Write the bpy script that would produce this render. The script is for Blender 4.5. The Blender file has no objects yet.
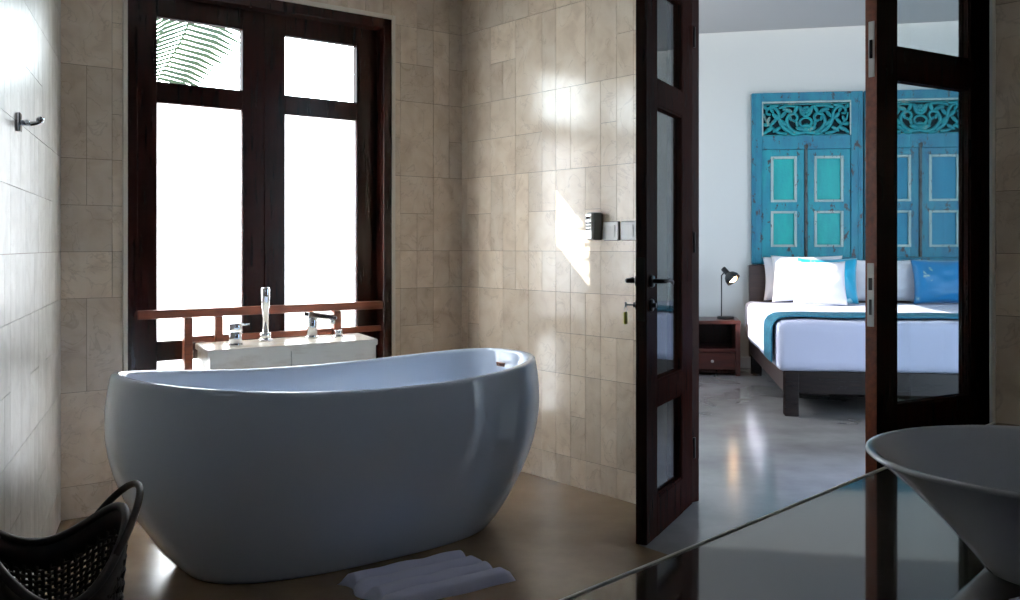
import bpy, bmesh, math, random
from mathutils import Vector, Matrix
import numpy as np
random.seed(7)
SC = bpy.context.scene
COL = SC.collection
PI = math.pi

# ------------------------------------------------------------------ camera
F = 971.0; CAMH = 1.13; HOR = 247.0
cam = bpy.data.cameras.new('camera'); camo = bpy.data.objects.new('camera', cam); COL.objects.link(camo)
camo.location = (0, 0, CAMH); camo.rotation_euler = (PI/2, 0, 0)
cam.sensor_width = 36.0; cam.lens = F/1020*36
cam.shift_y = -(300-HOR)/1020
cam.clip_start = 0.02; cam.clip_end = 200
SC.camera = camo
# ------------------------------------------------------------------ sky, sun, exposure
W = bpy.data.worlds.new('sky'); SC.world = W; W.use_nodes = True
nt = W.node_tree; nt.nodes.clear()
bg = nt.nodes.new('ShaderNodeBackground'); out = nt.nodes.new('ShaderNodeOutputWorld')
tc = nt.nodes.new('ShaderNodeTexCoord'); sep = nt.nodes.new('ShaderNodeSeparateXYZ'); rmp = nt.nodes.new('ShaderNodeValToRGB')
nt.links.new(tc.outputs['Generated'], sep.inputs[0]); nt.links.new(sep.outputs[2], rmp.inputs[0])
rmp.color_ramp.elements[0].position = 0.0; rmp.color_ramp.elements[0].color = (0.76, 0.88, 1.0, 1)
rmp.color_ramp.elements[1].position = 0.8; rmp.color_ramp.elements[1].color = (0.42, 0.66, 1.0, 1)
cmx = nt.nodes.new('ShaderNodeMix'); cmx.data_type = 'RGBA'; cmx.inputs[7].default_value = (.93, .97, 1, 1)
nt.links.new(rmp.outputs[0], cmx.inputs[6]); nt.links.new(cmx.outputs[2], bg.inputs[0])
# made-up brightening of the sky towards the bath window, bluer and dimmer elsewhere
dp = nt.nodes.new('ShaderNodeVectorMath'); dp.operation = 'DOT_PRODUCT'; dp.inputs[1].default_value = (-.30, .95, .08)
nt.links.new(tc.outputs['Generated'], dp.inputs[0]); ms = nt.nodes.new('ShaderNodeMapRange'); ms.interpolation_type = 'SMOOTHSTEP'
ms.inputs[1].default_value = .1; ms.inputs[2].default_value = .85; ms.inputs[3].default_value = 7.0; ms.inputs[4].default_value = 34.0
nt.links.new(dp.outputs['Value'], ms.inputs[0]); nt.links.new(ms.outputs[0], bg.inputs[1])
m2_ = nt.nodes.new('ShaderNodeMapRange'); m2_.inputs[1].default_value = -.1; m2_.inputs[2].default_value = .5
nt.links.new(dp.outputs['Value'], m2_.inputs[0]); nt.links.new(m2_.outputs[0], cmx.inputs[0])
nt.links.new(bg.outputs[0], out.inputs[0])
SUND = Vector((0.897, 0.07, -0.435)).normalized()
sl = bpy.data.lights.new('sun', 'SUN'); sl.energy = 15; sl.color = (1.0, 0.93, 0.84); sl.angle = math.radians(0.35)
slo = bpy.data.objects.new('sun', sl); COL.objects.link(slo); slo.location = (-8, 4, 6)
slo.rotation_euler = SUND.to_track_quat('-Z', 'Y').to_euler()
vs = SC.view_settings
vs.view_transform = 'Standard'; vs.look = 'None'; vs.gamma = 1; vs.use_curve_mapping = False; vs.exposure = 0.0

# ------------------------------------------------------------------ materials
MATS = {}
def lin(c):
    return tuple((x/12.92 if x <= 0.04045 else ((x+0.055)/1.055)**2.4) for x in [v/255 for v in c]) + (1,)
def mat(name, rgb, rough=0.5, metal=0.0, coat=0.0, spec=None, noise=None, bump=None, trans=None, sheen=0, emit=None, ior=None):
    """noise: (rgb2, scale, (lo,hi), stretch)   bump: (scale, strength)"""
    if name in MATS: return MATS[name]
    m = bpy.data.materials.new(name); m.use_nodes = True; n = m.node_tree; N = n.nodes; L = n.links
    b = N['Principled BSDF']
    b.inputs['Base Color'].default_value = lin(rgb); b.inputs['Roughness'].default_value = rough; b.inputs['Metallic'].default_value = metal
    if coat: b.inputs['Coat Weight'].default_value = coat; b.inputs['Coat Roughness'].default_value = 0.08
    if spec is not None: b.inputs['Specular IOR Level'].default_value = spec
    if ior: b.inputs['IOR'].default_value = ior
    if sheen: b.inputs['Sheen Weight'].default_value = sheen
    if emit: b.inputs['Emission Color'].default_value = lin(emit[0]); b.inputs['Emission Strength'].default_value = emit[1]
    co = N.new('ShaderNodeTexCoord')
    if noise:
        rgb2, sc, (lo, hi), st = noise
        mp = N.new('ShaderNodeMapping'); mp.inputs['Scale'].default_value = st
        t = N.new('ShaderNodeTexNoise'); t.inputs['Scale'].default_value = sc; t.inputs['Detail'].default_value = 6; t.inputs['Roughness'].default_value = .6
        r = N.new('ShaderNodeMapRange'); r.inputs[1].default_value = lo; r.inputs[2].default_value = hi
        mx = N.new('ShaderNodeMix'); mx.data_type = 'RGBA'
        mx.inputs[6].default_value = lin(rgb); mx.inputs[7].default_value = lin(rgb2)
        L.new(co.outputs['Object'], mp.inputs[0]); L.new(mp.outputs[0], t.inputs['Vector']); L.new(t.outputs[0], r.inputs[0]); L.new(r.outputs[0], mx.inputs[0])
        L.new(mx.outputs[2], b.inputs['Base Color'])
    if bump:
        t2 = N.new('ShaderNodeTexNoise'); t2.inputs['Scale'].default_value = bump[0]; t2.inputs['Detail'].default_value = 4
        bp = N.new('ShaderNodeBump'); bp.inputs['Strength'].default_value = bump[1]; bp.inputs['Distance'].default_value = 0.01
        L.new(co.outputs['Object'], t2.inputs['Vector']); L.new(t2.outputs[0], bp.inputs['Height']); L.new(bp.outputs[0], b.inputs['Normal'])
    MATS[name] = m; return m

def tile_mat():
    m = bpy.data.materials.new('marble_tile'); m.use_nodes = True; n = m.node_tree; N = n.nodes; L = n.links
    b = N['Principled BSDF']
    co = N.new('ShaderNodeTexCoord'); at = N.new('ShaderNodeAttribute'); at.attribute_name = 'tone'
    # every tile shifts the veining by its own tone, as cut stone does
    ad = N.new('ShaderNodeVectorMath'); ad.operation = 'ADD'
    sc = N.new('ShaderNodeVectorMath'); sc.operation = 'SCALE'; sc.inputs['Scale'].default_value = 37.0
    L.new(at.outputs['Color'], sc.inputs[0]); L.new(co.outputs['Object'], ad.inputs[0]); L.new(sc.outputs[0], ad.inputs[1])
    t = N.new('ShaderNodeTexNoise'); t.inputs['Scale'].default_value = 9; t.inputs['Detail'].default_value = 8; t.inputs['Roughness'].default_value = .5
    t.inputs['Distortion'].default_value = .6
    L.new(ad.outputs[0], t.inputs['Vector'])
    cr = N.new('ShaderNodeValToRGB'); e = cr.color_ramp.elements
    e[0].position = .3; e[0].color = lin((204, 184, 162)); e[1].position = .68; e[1].color = lin((226, 211, 192))
    x = cr.color_ramp.elements.new(.47); x.color = lin((218, 200, 178))
    L.new(t.outputs[0], cr.inputs[0])
    # thin veins
    v = N.new('ShaderNodeTexNoise'); v.inputs['Scale'].default_value = 5; v.inputs['Detail'].default_value = 5; v.inputs['Distortion'].default_value = 1.4
    L.new(ad.outputs[0], v.inputs['Vector'])
    s1 = N.new('ShaderNodeMath'); s1.operation = 'SUBTRACT'; s1.inputs[1].default_value = .5
    s2 = N.new('ShaderNodeMath'); s2.operation = 'ABSOLUTE'; L.new(v.outputs[0], s1.inputs[0]); L.new(s1.outputs[0], s2.inputs[0])
    mr = N.new('ShaderNodeMapRange'); mr.inputs[1].default_value = 0; mr.inputs[2].default_value = .012; mr.inputs[3].default_value = .22; mr.inputs[4].default_value = 0
    L.new(s2.outputs[0], mr.inputs[0])
    mx = N.new('ShaderNodeMix'); mx.data_type = 'RGBA'; mx.inputs[7].default_value = lin((120, 88, 62))
    L.new(mr.outputs[0], mx.inputs[0]); L.new(cr.outputs[0], mx.inputs[6])
    # tone value
    m2 = N.new('ShaderNodeMix'); m2.data_type = 'RGBA'; m2.blend_type = 'MULTIPLY'; m2.inputs[0].default_value = 1
    mr2 = N.new('ShaderNodeMapRange'); mr2.inputs[3].default_value = .88; mr2.inputs[4].default_value = 1.06
    sp = N.new('ShaderNodeSeparateColor'); L.new(at.outputs['Color'], sp.inputs[0]); L.new(sp.outputs[0], mr2.inputs[0])
    L.new(mx.outputs[2], m2.inputs[6]); L.new(mr2.outputs[0], m2.inputs[7]); L.new(m2.outputs[2], b.inputs['Base Color'])
    b.inputs['Roughness'].default_value = .17
    bp = N.new('ShaderNodeBump'); bp.inputs['Strength'].default_value = .03; bp.inputs['Distance'].default_value = .01
    n3 = N.new('ShaderNodeTexNoise'); n3.inputs['Scale'].default_value = 14; n3.inputs['Detail'].default_value = 2
    L.new(ad.outputs[0], n3.inputs['Vector']); L.new(n3.outputs[0], bp.inputs['Height']); L.new(bp.outputs[0], b.inputs['Normal'])
    MATS['tile'] = m; return m
def glass_mat(name, tint=(1, 1, 1, 1), ior=1.45, extra=0.0):
    m = bpy.data.materials.new(name); m.use_nodes = True; n = m.node_tree; N = n.nodes; L = n.links; N.clear()
    o = N.new('ShaderNodeOutputMaterial'); tr = N.new('ShaderNodeBsdfTransparent'); tr.inputs[0].default_value = tint
    g = N.new('ShaderNodeBsdfGlossy'); g.inputs['Roughness'].default_value = 0.01
    fr = N.new('ShaderNodeFresnel'); ge = N.new('ShaderNodeNewGeometry'); mr = N.new('ShaderNodeMapRange'); mr.inputs[3].default_value = ior; mr.inputs[4].default_value = 1/ior; L.new(ge.outputs['Backfacing'], mr.inputs[0]); L.new(mr.outputs[0], fr.inputs[0])
    mx = N.new('ShaderNodeMixShader'); L.new(fr.outputs[0], mx.inputs[0]); L.new(tr.outputs[0], mx.inputs[1]); L.new(g.outputs[0], mx.inputs[2]); L.new(mx.outputs[0], o.inputs[0])
    MATS[name] = m; return m
def frosted_mat():
    m = bpy.data.materials.new('frosted_glass'); m.use_nodes = True; n = m.node_tree; N = n.nodes; L = n.links; N.clear()
    o = N.new('ShaderNodeOutputMaterial'); t = N.new('ShaderNodeBsdfTranslucent'); t.inputs[0].default_value = (.96, .98, 1, 1)
    g = N.new('ShaderNodeBsdfPrincipled'); g.inputs['Roughness'].default_value = .25; g.inputs['Base Color'].default_value = (.7, .75, .8, 1)
    mx = N.new('ShaderNodeMixShader'); mx.inputs[0].default_value = .06
    L.new(t.outputs[0], mx.inputs[1]); L.new(g.outputs[0], mx.inputs[2]); L.new(mx.outputs[0], o.inputs[0])
    MATS['frosted'] = m; return m

TILE = tile_mat(); TILEL = TILE.copy(); TILEL.name = 'painted_haze_tile'  # same marble on the left wall, greyed to imitate its hazy window reflection
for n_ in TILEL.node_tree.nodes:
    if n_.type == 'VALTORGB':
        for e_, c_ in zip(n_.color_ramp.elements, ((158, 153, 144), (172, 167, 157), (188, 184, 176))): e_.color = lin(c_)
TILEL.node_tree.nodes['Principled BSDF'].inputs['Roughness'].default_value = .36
TILE = TILE; CLEAR = glass_mat('clear_glass', (.93, .97, .98, 1)); FROST = frosted_mat()
GROUT = mat('grout', (128, 112, 96), .8)
WOOD = mat('dark_wood', (46, 17, 11), .36, spec=.22, noise=((26, 10, 7), 6, (.3, .7), (8, 8, .7)), bump=(60, .05))
def oiled(m, fac=.05, rough=.22):
    n = m.node_tree; N = n.nodes; L = n.links; b = N['Principled BSDF']; o = N['Material Output']
    d = N.new('ShaderNodeBsdfDiffuse'); g = N.new('ShaderNodeBsdfGlossy'); g.inputs['Roughness'].default_value = rough; mx = N.new('ShaderNodeMixShader'); mx.inputs[0].default_value = fac
    L.new(b.inputs['Base Color'].links[0].from_socket, d.inputs[0]); L.new(d.outputs[0], mx.inputs[1]); L.new(g.outputs[0], mx.inputs[2]); L.new(mx.outputs[0], o.inputs[0]); N.remove(b)
oiled(WOOD, .025)
WOODH = mat('dark_wood_lying', (60, 28, 20), .3, noise=((34, 14, 10), 6, (.3, .7), (.7, 8, 8)), bump=(60, .05))
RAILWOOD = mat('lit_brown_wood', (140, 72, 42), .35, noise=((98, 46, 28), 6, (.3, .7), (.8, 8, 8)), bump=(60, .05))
REDWOOD = mat('red_brown_wood', (84, 38, 30), .3, noise=((52, 22, 17), 6, (.3, .7), (.8, 8, 8)), bump=(60, .05))
BLACKWOOD = mat('black_stained_wood', (26, 20, 20), .45, noise=((40, 30, 28), 9, (.4, .8), (.7, 6, 6)))
oiled(BLACKWOOD, .03)
GREYWOOD = mat('grey_brown_wood', (70, 52, 48), .45, noise=((52, 40, 38), 7, (.3, .7), (.8, 8, 8)))
WHITE = mat('white_acrylic', (214, 226, 244), .09, coat=.6)
CERAMIC = mat('white_ceramic', (232, 234, 238), .08, coat=.5)
CHROME = mat('chrome', (225, 228, 232), .08, metal=1)
STEEL = mat('brushed_steel', (190, 190, 188), .3, metal=1)
IRON = mat('dark_bronze', (36, 33, 32), .28, metal=.8)
BLACK = mat('black_metal', (22, 22, 24), .35)
PLASTER = mat('white_plaster', (212, 214, 212), .75, bump=(30, .03))
CEIL = mat('grey_white_ceiling', (182, 182, 182), .85)
TRIMW = mat('pale_trim', (222, 214, 200), .4)
SWITCH = mat('white_switch', (250, 250, 248), .3)
STONE = mat('pale_stone', (222, 214, 200), .22, noise=((196, 180, 158), 7, (.45, .75), (1, 1, 3)), bump=(20, .04))
COUNTER = mat('polished_dark_stone', (48, 44, 40), .035, noise=((64, 58, 52), 4, (.4, .7), (1, 1, 1)), coat=.3)
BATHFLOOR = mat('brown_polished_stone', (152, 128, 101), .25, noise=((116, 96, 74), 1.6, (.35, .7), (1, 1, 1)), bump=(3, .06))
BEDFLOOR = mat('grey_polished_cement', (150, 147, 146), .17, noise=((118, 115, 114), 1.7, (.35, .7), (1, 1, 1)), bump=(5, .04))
LINEN = mat('white_linen', (224, 225, 232), .85, sheen=.3, bump=(120, .06))
SHEET = mat('pale_lilac_sheet', (188, 192, 216), .85, sheen=.2, bump=(120, .05))
TOWEL = mat('lilac_white_towelling', (216, 218, 246), .95, sheen=.4, bump=(400, .5))
RUNNER = mat('teal_woven_cloth', (40, 128, 152), .8, noise=((28, 92, 120), 60, (.4, .6), (1, 1, 1)), bump=(160, .3))
CUSHT = mat('turquoise_satin', (0, 158, 196), .4, noise=((170, 226, 236), 9, (.62, .66), (1, 1, 1)), sheen=.3)
CUSHB = mat('blue_satin', (0, 124, 182), .4, noise=((180, 200, 190), 11, (.63, .67), (1, 1, 1)), sheen=.3)
BASKET = mat('dark_woven_cane', (34, 25, 22), .55, noise=((52, 38, 32), 30, (.4, .6), (1, 1, 1)))
PALM = mat('palm_green', (40, 54, 24), .5, noise=((58, 72, 32), 8, (.3, .7), (1, 1, 1)))
TRUNK = mat('palm_trunk', (120, 104, 84), .9, bump=(12, .6))
PAVE = mat('pale_paving', (190, 186, 178), .8, noise=((160, 154, 146), 3, (.3, .7), (1, 1, 1)))
def paint(name, a, b, wear, lo=.56):
    m = mat(name, a, .5, noise=(b, 4, (.3, .7), (3, 3, 1)), bump=(40, .25))
    n = m.node_tree; N = n.nodes; L = n.links; bs = N['Principled BSDF']
    src = bs.inputs['Base Color'].links[0].from_socket
    co = N.new('ShaderNodeTexCoord'); mp = N.new('ShaderNodeMapping'); mp.inputs['Scale'].default_value = (1, 1, .5)
    t = N.new('ShaderNodeTexNoise'); t.inputs['Scale'].default_value = 16; t.inputs['Detail'].default_value = 9; t.inputs['Roughness'].default_value = .75
    r = N.new('ShaderNodeMapRange'); r.inputs[1].default_value = lo; r.inputs[2].default_value = lo+.05
    mx = N.new('ShaderNodeMix'); mx.data_type = 'RGBA'; mx.inputs[7].default_value = lin(wear)
    L.new(co.outputs['Object'], mp.inputs[0]); L.new(mp.outputs[0], t.inputs['Vector']); L.new(t.outputs[0], r.inputs[0]); L.new(r.outputs[0], mx.inputs[0])
    L.new(src, mx.inputs[6]); L.new(mx.outputs[2], bs.inputs['Base Color']); return m
PFRAME = paint('worn_blue_paint', (26, 138, 160), (20, 108, 142), (62, 56, 60), .555)
PINSET = paint('turquoise_paint', (0, 180, 176), (0, 156, 164), (20, 100, 120), .68)
PINSET2 = paint('sea_blue_paint', (0, 138, 172), (0, 120, 156), (20, 80, 110), .68)
PMOULD = paint('pale_worn_moulding', (170, 190, 186), (130, 168, 172), (92, 84, 80), .58)
PCARVE = paint('carved_green_blue', (20, 160, 166), (14, 120, 136), (140, 160, 150), .57)
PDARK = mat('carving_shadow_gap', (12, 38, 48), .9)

# ------------------------------------------------------------------ helpers
def new_bm(): return bmesh.new()
def box(bm, x0, x1, y0, y1, z0, z1, bevel=0, mi=0):
    vs_ = [bm.verts.new(p) for p in [(x0,y0,z0),(x1,y0,z0),(x1,y1,z0),(x0,y1,z0),(x0,y0,z1),(x1,y0,z1),(x1,y1,z1),(x0,y1,z1)]]
    fs = [bm.faces.new([vs_[i] for i in q]) for q in [(0,3,2,1),(4,5,6,7),(0,1,5,4),(1,2,6,5),(2,3,7,6),(3,0,4,7)]]
    for f in fs: f.material_index = mi
    if bevel:
        es = list({e for f in fs for e in f.edges})
        r = bmesh.ops.bevel(bm, geom=es, offset=bevel, segments=2, affect='EDGES', profile=.5)
        for f in r['faces']: f.material_index = mi
    return vs_
def prism(bm, poly, z0, z1, mi=0):
    a = [bm.verts.new((x, y, z0)) for x, y in poly]; b = [bm.verts.new((x, y, z1)) for x, y in poly]
    n = len(poly); fs = [bm.faces.new(a[::-1]), bm.faces.new(b)]
    for i in range(n): fs.append(bm.faces.new([a[i], a[(i+1) % n], b[(i+1) % n], b[i]]))
    for f in fs: f.material_index = mi
    return fs
def tube(bm, pts, rad, seg=10, cap=True, squash=None):
    pts = [Vector(p) for p in pts]; n = len(pts)
    if not hasattr(rad, '__len__'): rad = [rad]*n
    prev = None; rings = []
    for i, p in enumerate(pts):
        d = (pts[min(i+1, n-1)]-pts[max(i-1, 0)]).normalized()
        if prev is None:
            u = d.orthogonal().normalized()
        else:
            u = prev-d*prev.dot(d)
            u = u.normalized() if u.length > 1e-6 else d.orthogonal().normalized()
        prev = u; v = d.cross(u)
        rings.append([bm.verts.new(p+(u*math.cos(a)+v*math.sin(a))*rad[i]) for a in [2*PI*k/seg for k in range(seg)]])
    for i in range(n-1):
        for k in range(seg):
            f = bm.faces.new([rings[i][k], rings[i][(k+1) % seg], rings[i+1][(k+1) % seg], rings[i+1][k]]); f.smooth = True
    if cap: bm.faces.new(rings[0][::-1]); bm.faces.new(rings[-1])
def lathe(bm, prof, seg=32, mtx=None, close=False):
    mtx = mtx or Matrix(); rings = []
    for r, z in prof:
        if r < 1e-6: rings.append([bm.verts.new(mtx @ Vector((0, 0, z)))])
        else: rings.append([bm.verts.new(mtx @ Vector((r*math.cos(2*PI*k/seg), r*math.sin(2*PI*k/seg), z))) for k in range(seg)])
    for a, b in zip(rings[:-1], rings[1:]):
        for k in range(seg):
            k2 = (k+1) % seg
            q = [a[0] if len(a) == 1 else a[k], a[0] if len(a) == 1 else a[k2], b[0] if len(b) == 1 else b[k2], b[0] if len(b) == 1 else b[k]]
            q2 = []
            for v in q:
                if v not in q2: q2.append(v)
            if len(q2) > 2:
                f = bm.faces.new(q2); f.smooth = True
def blob(bm, c, r, m=None, seg=10, rg=7):
    M = Matrix.Translation(c) @ (m or Matrix()) @ Matrix.Diagonal((*r, 1))
    res = bmesh.ops.create_uvsphere(bm, u_segments=seg, v_segments=rg, radius=1, matrix=M)
    for v in res['verts']:
        for f in v.link_faces: f.smooth = True
def obj(name, bm, m, parent=None, angle=None, recalc=True):
    if recalc: bmesh.ops.recalc_face_normals(bm, faces=bm.faces)
    me = bpy.data.meshes.new(name); bm.to_mesh(me); bm.free()
    for x in (m if isinstance(m, (list, tuple)) else [m]): me.materials.append(x)
    o = bpy.data.objects.new(name, me); COL.objects.link(o)
    if parent: o.parent = parent
    if angle is not None:
        me.shade_smooth(); me.set_sharp_from_angle(angle=math.radians(angle))
    return o
def tag(o, label=None, cat=None, group=None, kind=None):
    if label: o['label'] = label
    if cat: o['category'] = cat
    if group: o['group'] = group
    if kind: o['kind'] = kind
    return o
def thing(name, loc=(0, 0, 0), rz=0, label=None, cat=None, group=None, kind=None):
    o = bpy.data.objects.new(name, None); COL.objects.link(o); o.empty_display_size = .1
    o.location = loc; o.rotation_euler = (0, 0, rz)
    return tag(o, label, cat, group, kind)
class Fr:
    def __init__(s, o, e):
        s.o = Vector((o[0], o[1])); s.e = Vector(e).normalized(); s.g = Vector((-s.e.y, s.e.x)); s.rz = math.atan2(s.e.y, s.e.x)
    def w(s, x, y, z=0):
        p = s.o+s.e*x+s.g*y; return Vector((p.x, p.y, z))
    def place(s, ob, x=0, y=0, z=0, rz=0):
        ob.location = s.w(x, y, z); ob.rotation_euler = (0, 0, s.rz+rz); return ob
WIN = Fr((-1.856, 4.006), (.78, .626)); TIL = Fr((.546, 4.28), (.626, -.78)); BED = Fr((2.186, 9.07), (.989, -.1477))
LEF = Fr((-1.856, 4.006), (-.33, .944)); DL = Fr((.516, 3.657), (.4285, .9035)); DR = Fr((1.182, 3.127), (.846, .533))
NEA = Fr((1.73, 1.64), (-.684, -.73)); CTR = Fr((1.11, 2.22), (-.684, -.73))
def gp(px, py, z=0.):   # a floor / table point seen in the photograph
    Y = (CAMH-z)*F/(py-HOR); return Vector(((px-510)/F*Y, Y, z))

# ------------------------------------------------------------------ tiled walls
GRID0 = -.06; GS = .195
def tiles(bm, x0, x1, z0, z1, rects, cl, rnd, cw=.103, xoff=0.0):
    """irregular stone tiling clipped to the rects"""
    levels = [GRID0, .135, .525, .915, 1.11, 1.5, 1.89, 2.28, 2.67, 3.1]
    cells = []
    nc = int((x1-x0)/cw)+3
    xs0 = x0-((x0-xoff) % (2*cw))
    for a, b in zip(levels[:-1], levels[1:]):
        k = 0
        while xs0+k*cw < x1:
            wd = rnd.choice([1, 2, 2, 2]); xa = xs0+k*cw; xb = xa+wd*cw; k += wd
            H_ = b-a
            if H_ > .3 and rnd.random() < .5:
                z = a+GS*rnd.choice([1, 1]); segs = [(a, z), (z, b)]
            else: segs = [(a, b)]
            for (za, zb) in segs:
                if wd == 2 and rnd.random() < .35: cells += [(xa, xa+cw, za, zb), (xa+cw, xb, za, zb)]
                else: cells.append((xa, xb, za, zb))
    for (xa, xb, za, zb) in cells:
        tone = (rnd.random(), rnd.random(), rnd.random(), 1)
        for (rx0, rx1, rz0, rz1) in rects:
            a, b, c, d = max(xa, rx0), min(xb, rx1), max(za, rz0), min(zb, rz1)
            if b-a < .008 or d-c < .008: continue
            g = .0009; a += g; b -= g; c += g; d -= g; y0 = -.003
            v = [bm.verts.new(p) for p in [(a, y0, c), (b, y0, c), (b, y0, d), (a, y0, d), (a, 0, c), (b, 0, c), (b, 0, d), (a, 0, d)]]
            for q in [(0, 1, 2, 3), (0, 4, 5, 1), (1, 5, 6, 2), (2, 6, 7, 3), (3, 7, 4, 0)]:
                f = bm.faces.new([v[i] for i in q]); f.material_index = 0
                for l in f.loops: l[cl] = tone
def tile_wall(name, fr, rects, th, seed, side=1, label=None):
    bm = new_bm(); cl = bm.loops.layers.float_color.new('tone'); rnd = random.Random(seed)
    X0 = min(r[0] for r in rects); X1 = max(r[1] for r in rects)
    for (a, b, c, d) in rects: box(bm, a, b, 0.0, th, c, d, mi=1)
    tiles(bm, X0, X1, 0, 3, rects, cl, rnd)
    o = obj(name, bm, [TILE, GROUT, PLASTER], recalc=False); fr.place(o); tag(o, label, kind='structure')
    return o
CZ = 2.47
wb = tile_wall('wall_back', WIN, [(0, .269, 0, CZ), (1.594, 2.045, 0, CZ), (.269, 1.594, 2.30, CZ), (.269, 1.594, 0, .10)], .16, 3)
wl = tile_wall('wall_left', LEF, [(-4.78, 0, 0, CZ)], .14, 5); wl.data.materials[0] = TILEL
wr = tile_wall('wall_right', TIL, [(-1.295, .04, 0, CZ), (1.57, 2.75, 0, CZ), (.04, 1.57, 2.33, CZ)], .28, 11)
wn = tile_wall('wall_near', NEA, [(-.78, 1.9, 0, CZ), (2.4, 2.95, 0, CZ), (1.9, 2.4, 0, 1.9), (1.9, 2.4, 2.25, CZ)], .14, 8); wn.data.materials[0] = mat('dark_slate', (70, 72, 80), .5)
bm = new_bm(); box(bm, 1.562, 1.571, -.006, .006, 0, CZ); o = obj('trim_3', bm, TRIMW); TIL.place(o); tag(o, kind='structure')
# second skin of the doorway wall towards the bedroom, plastered
bm = new_bm()
box(bm, -1.35, .04, .28, .30, 0, 3.4); box(bm, 1.42, 3.6, .37, .45, 0, 3.4); box(bm, 1.42, 1.6, .28, .37, 0, 2.33); box(bm, .04, 1.42, .28, .33, 2.33, 3.4); box(bm, 2.75, 3.6, .28, .37, 0, 2.5)
o = obj('wall_front', bm, PLASTER); TIL.place(o); tag(o, kind='structure')
w2 = thing('added_fill_window', kind='structure'); NEA.place(w2)  # unseen window added behind the camera for blue fill on the tub
bm = new_bm()
for q in [(1.9, 1.94, 1.9, 2.25), (2.36, 2.4, 1.9, 2.25), (1.94, 2.36, 1.9, 1.94), (1.94, 2.36, 2.21, 2.25)]: box(bm, q[0], q[1], .03, .10, q[2], q[3], .003)
obj('window_frame', bm, WOOD, w2)
# floors
def poly_obj(name, pts, z0, z1, m):
    bm = new_bm(); prism(bm, pts, z0, z1); o = obj(name, bm, m); tag(o, kind='structure'); return o
def xy(fr, x, y): p = fr.w(x, y); return (p.x, p.y)
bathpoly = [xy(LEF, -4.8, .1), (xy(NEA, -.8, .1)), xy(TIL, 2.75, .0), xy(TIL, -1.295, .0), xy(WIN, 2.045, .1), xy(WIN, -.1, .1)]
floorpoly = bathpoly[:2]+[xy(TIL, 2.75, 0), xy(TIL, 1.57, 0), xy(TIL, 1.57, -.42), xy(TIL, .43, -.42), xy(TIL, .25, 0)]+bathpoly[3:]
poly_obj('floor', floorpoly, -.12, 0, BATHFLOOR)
poly_obj('ceiling', bathpoly, CZ, CZ+.12, CEIL)
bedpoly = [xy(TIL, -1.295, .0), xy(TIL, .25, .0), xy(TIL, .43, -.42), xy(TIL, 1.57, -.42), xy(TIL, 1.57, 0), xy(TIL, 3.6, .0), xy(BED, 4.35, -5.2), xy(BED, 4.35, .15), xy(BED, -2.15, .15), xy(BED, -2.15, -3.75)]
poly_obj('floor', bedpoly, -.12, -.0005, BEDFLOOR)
# bedroom walls
bm = new_bm(); box(bm, -2.15, 4.35, 0, .15, 0, 3.75); o = obj('wall_bedroom_back', bm, PLASTER); BED.place(o); tag(o, kind='structure')
bm = new_bm()
box(bm, -2.15, -2.0, -.95, 0, 0, 3.4); box(bm, -2.15, -2.0, -4.1, -2.55, 0, 3.4); box(bm, -2.15, -2.0, -2.55, -.95, 0, 1.33); box(bm, -2.15, -2.0, -2.55, -.95, 2.38, 3.4)
o = obj('wall_bedroom_left', bm, PLASTER); BED.place(o); tag(o, kind='structure')
bm = new_bm()
box(bm, 4.2, 4.35, -.7, 0, 0, 3.4); box(bm, 4.2, 4.35, -5.2, -1.4, 0, 3.4); box(bm, 4.2, 4.35, -1.4, -.7, 2.0, 3.4); box(bm, 4.2, 4.35, -1.4, -.7, 0, 1.0)
o = obj('wall_bedroom_right', bm, PLASTER); BED.place(o); tag(o, kind='structure')
# ceiling of the bedroom, slightly pitched, stops short of the wall for the light slot
bm = new_bm()
def cz(x): return 3.128+.0175*(x+.06)
pts = [(-2.15, -3.75), (4.35, -5.4), (4.35, -.07), (-2.15, -.07)]
c2 = []
for fr_, x, y in ((TIL, -1.295, .28), (TIL, 3.6, .28)):
    p = fr_.w(x, y); q = Vector((p.x, p.y))-BED.o; c2.append((q.dot(BED.e), q.dot(BED.g)))
pts = [c2[0], c2[1], (4.35, -5.2), (4.35, -.07), (-2.15, -.07), (-2.15, -4.1)]
a = [bm.verts.new((x, y, cz(x))) for x, y in pts]; b = [bm.verts.new((x, y, cz(x)+.12)) for x, y in pts]
bm.faces.new(a[::-1]); bm.faces.new(b)
for i in range(6): bm.faces.new([a[i], a[(i+1) % 6], b[(i+1) % 6], b[i]])
box(bm, -2.15, 4.35, -.6, .0, 3.42, 3.5)
o = obj('ceiling', bm, CEIL); BED.place(o); tag(o, kind='structure')
# LED slot light
la = bpy.data.lights.new('slot_light', 'AREA'); la.shape = 'RECTANGLE'; la.size = 5.5; la.size_y = .04; la.energy = 9; la.color = (1, .97, .93)
lo_ = bpy.data.objects.new('slot_light', la); COL.objects.link(lo_); lo_.location = BED.w(1.2, -.035, 3.40); lo_.rotation_euler = (0, 0, BED.rz)
bm = new_bm(); box(bm, -2, 4.2, -.014, 0, 0, .1, .003); o = obj('baseboard_back', bm, mat('grey_baseboard', (196, 196, 196), .4)); BED.place(o); tag(o, kind='structure')
# outdoors ground
bm = new_bm(); box(bm, -14, 12, -4, 18, -.3, -.13); o = obj('ground', bm, PAVE); tag(o, kind='structure')

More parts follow.
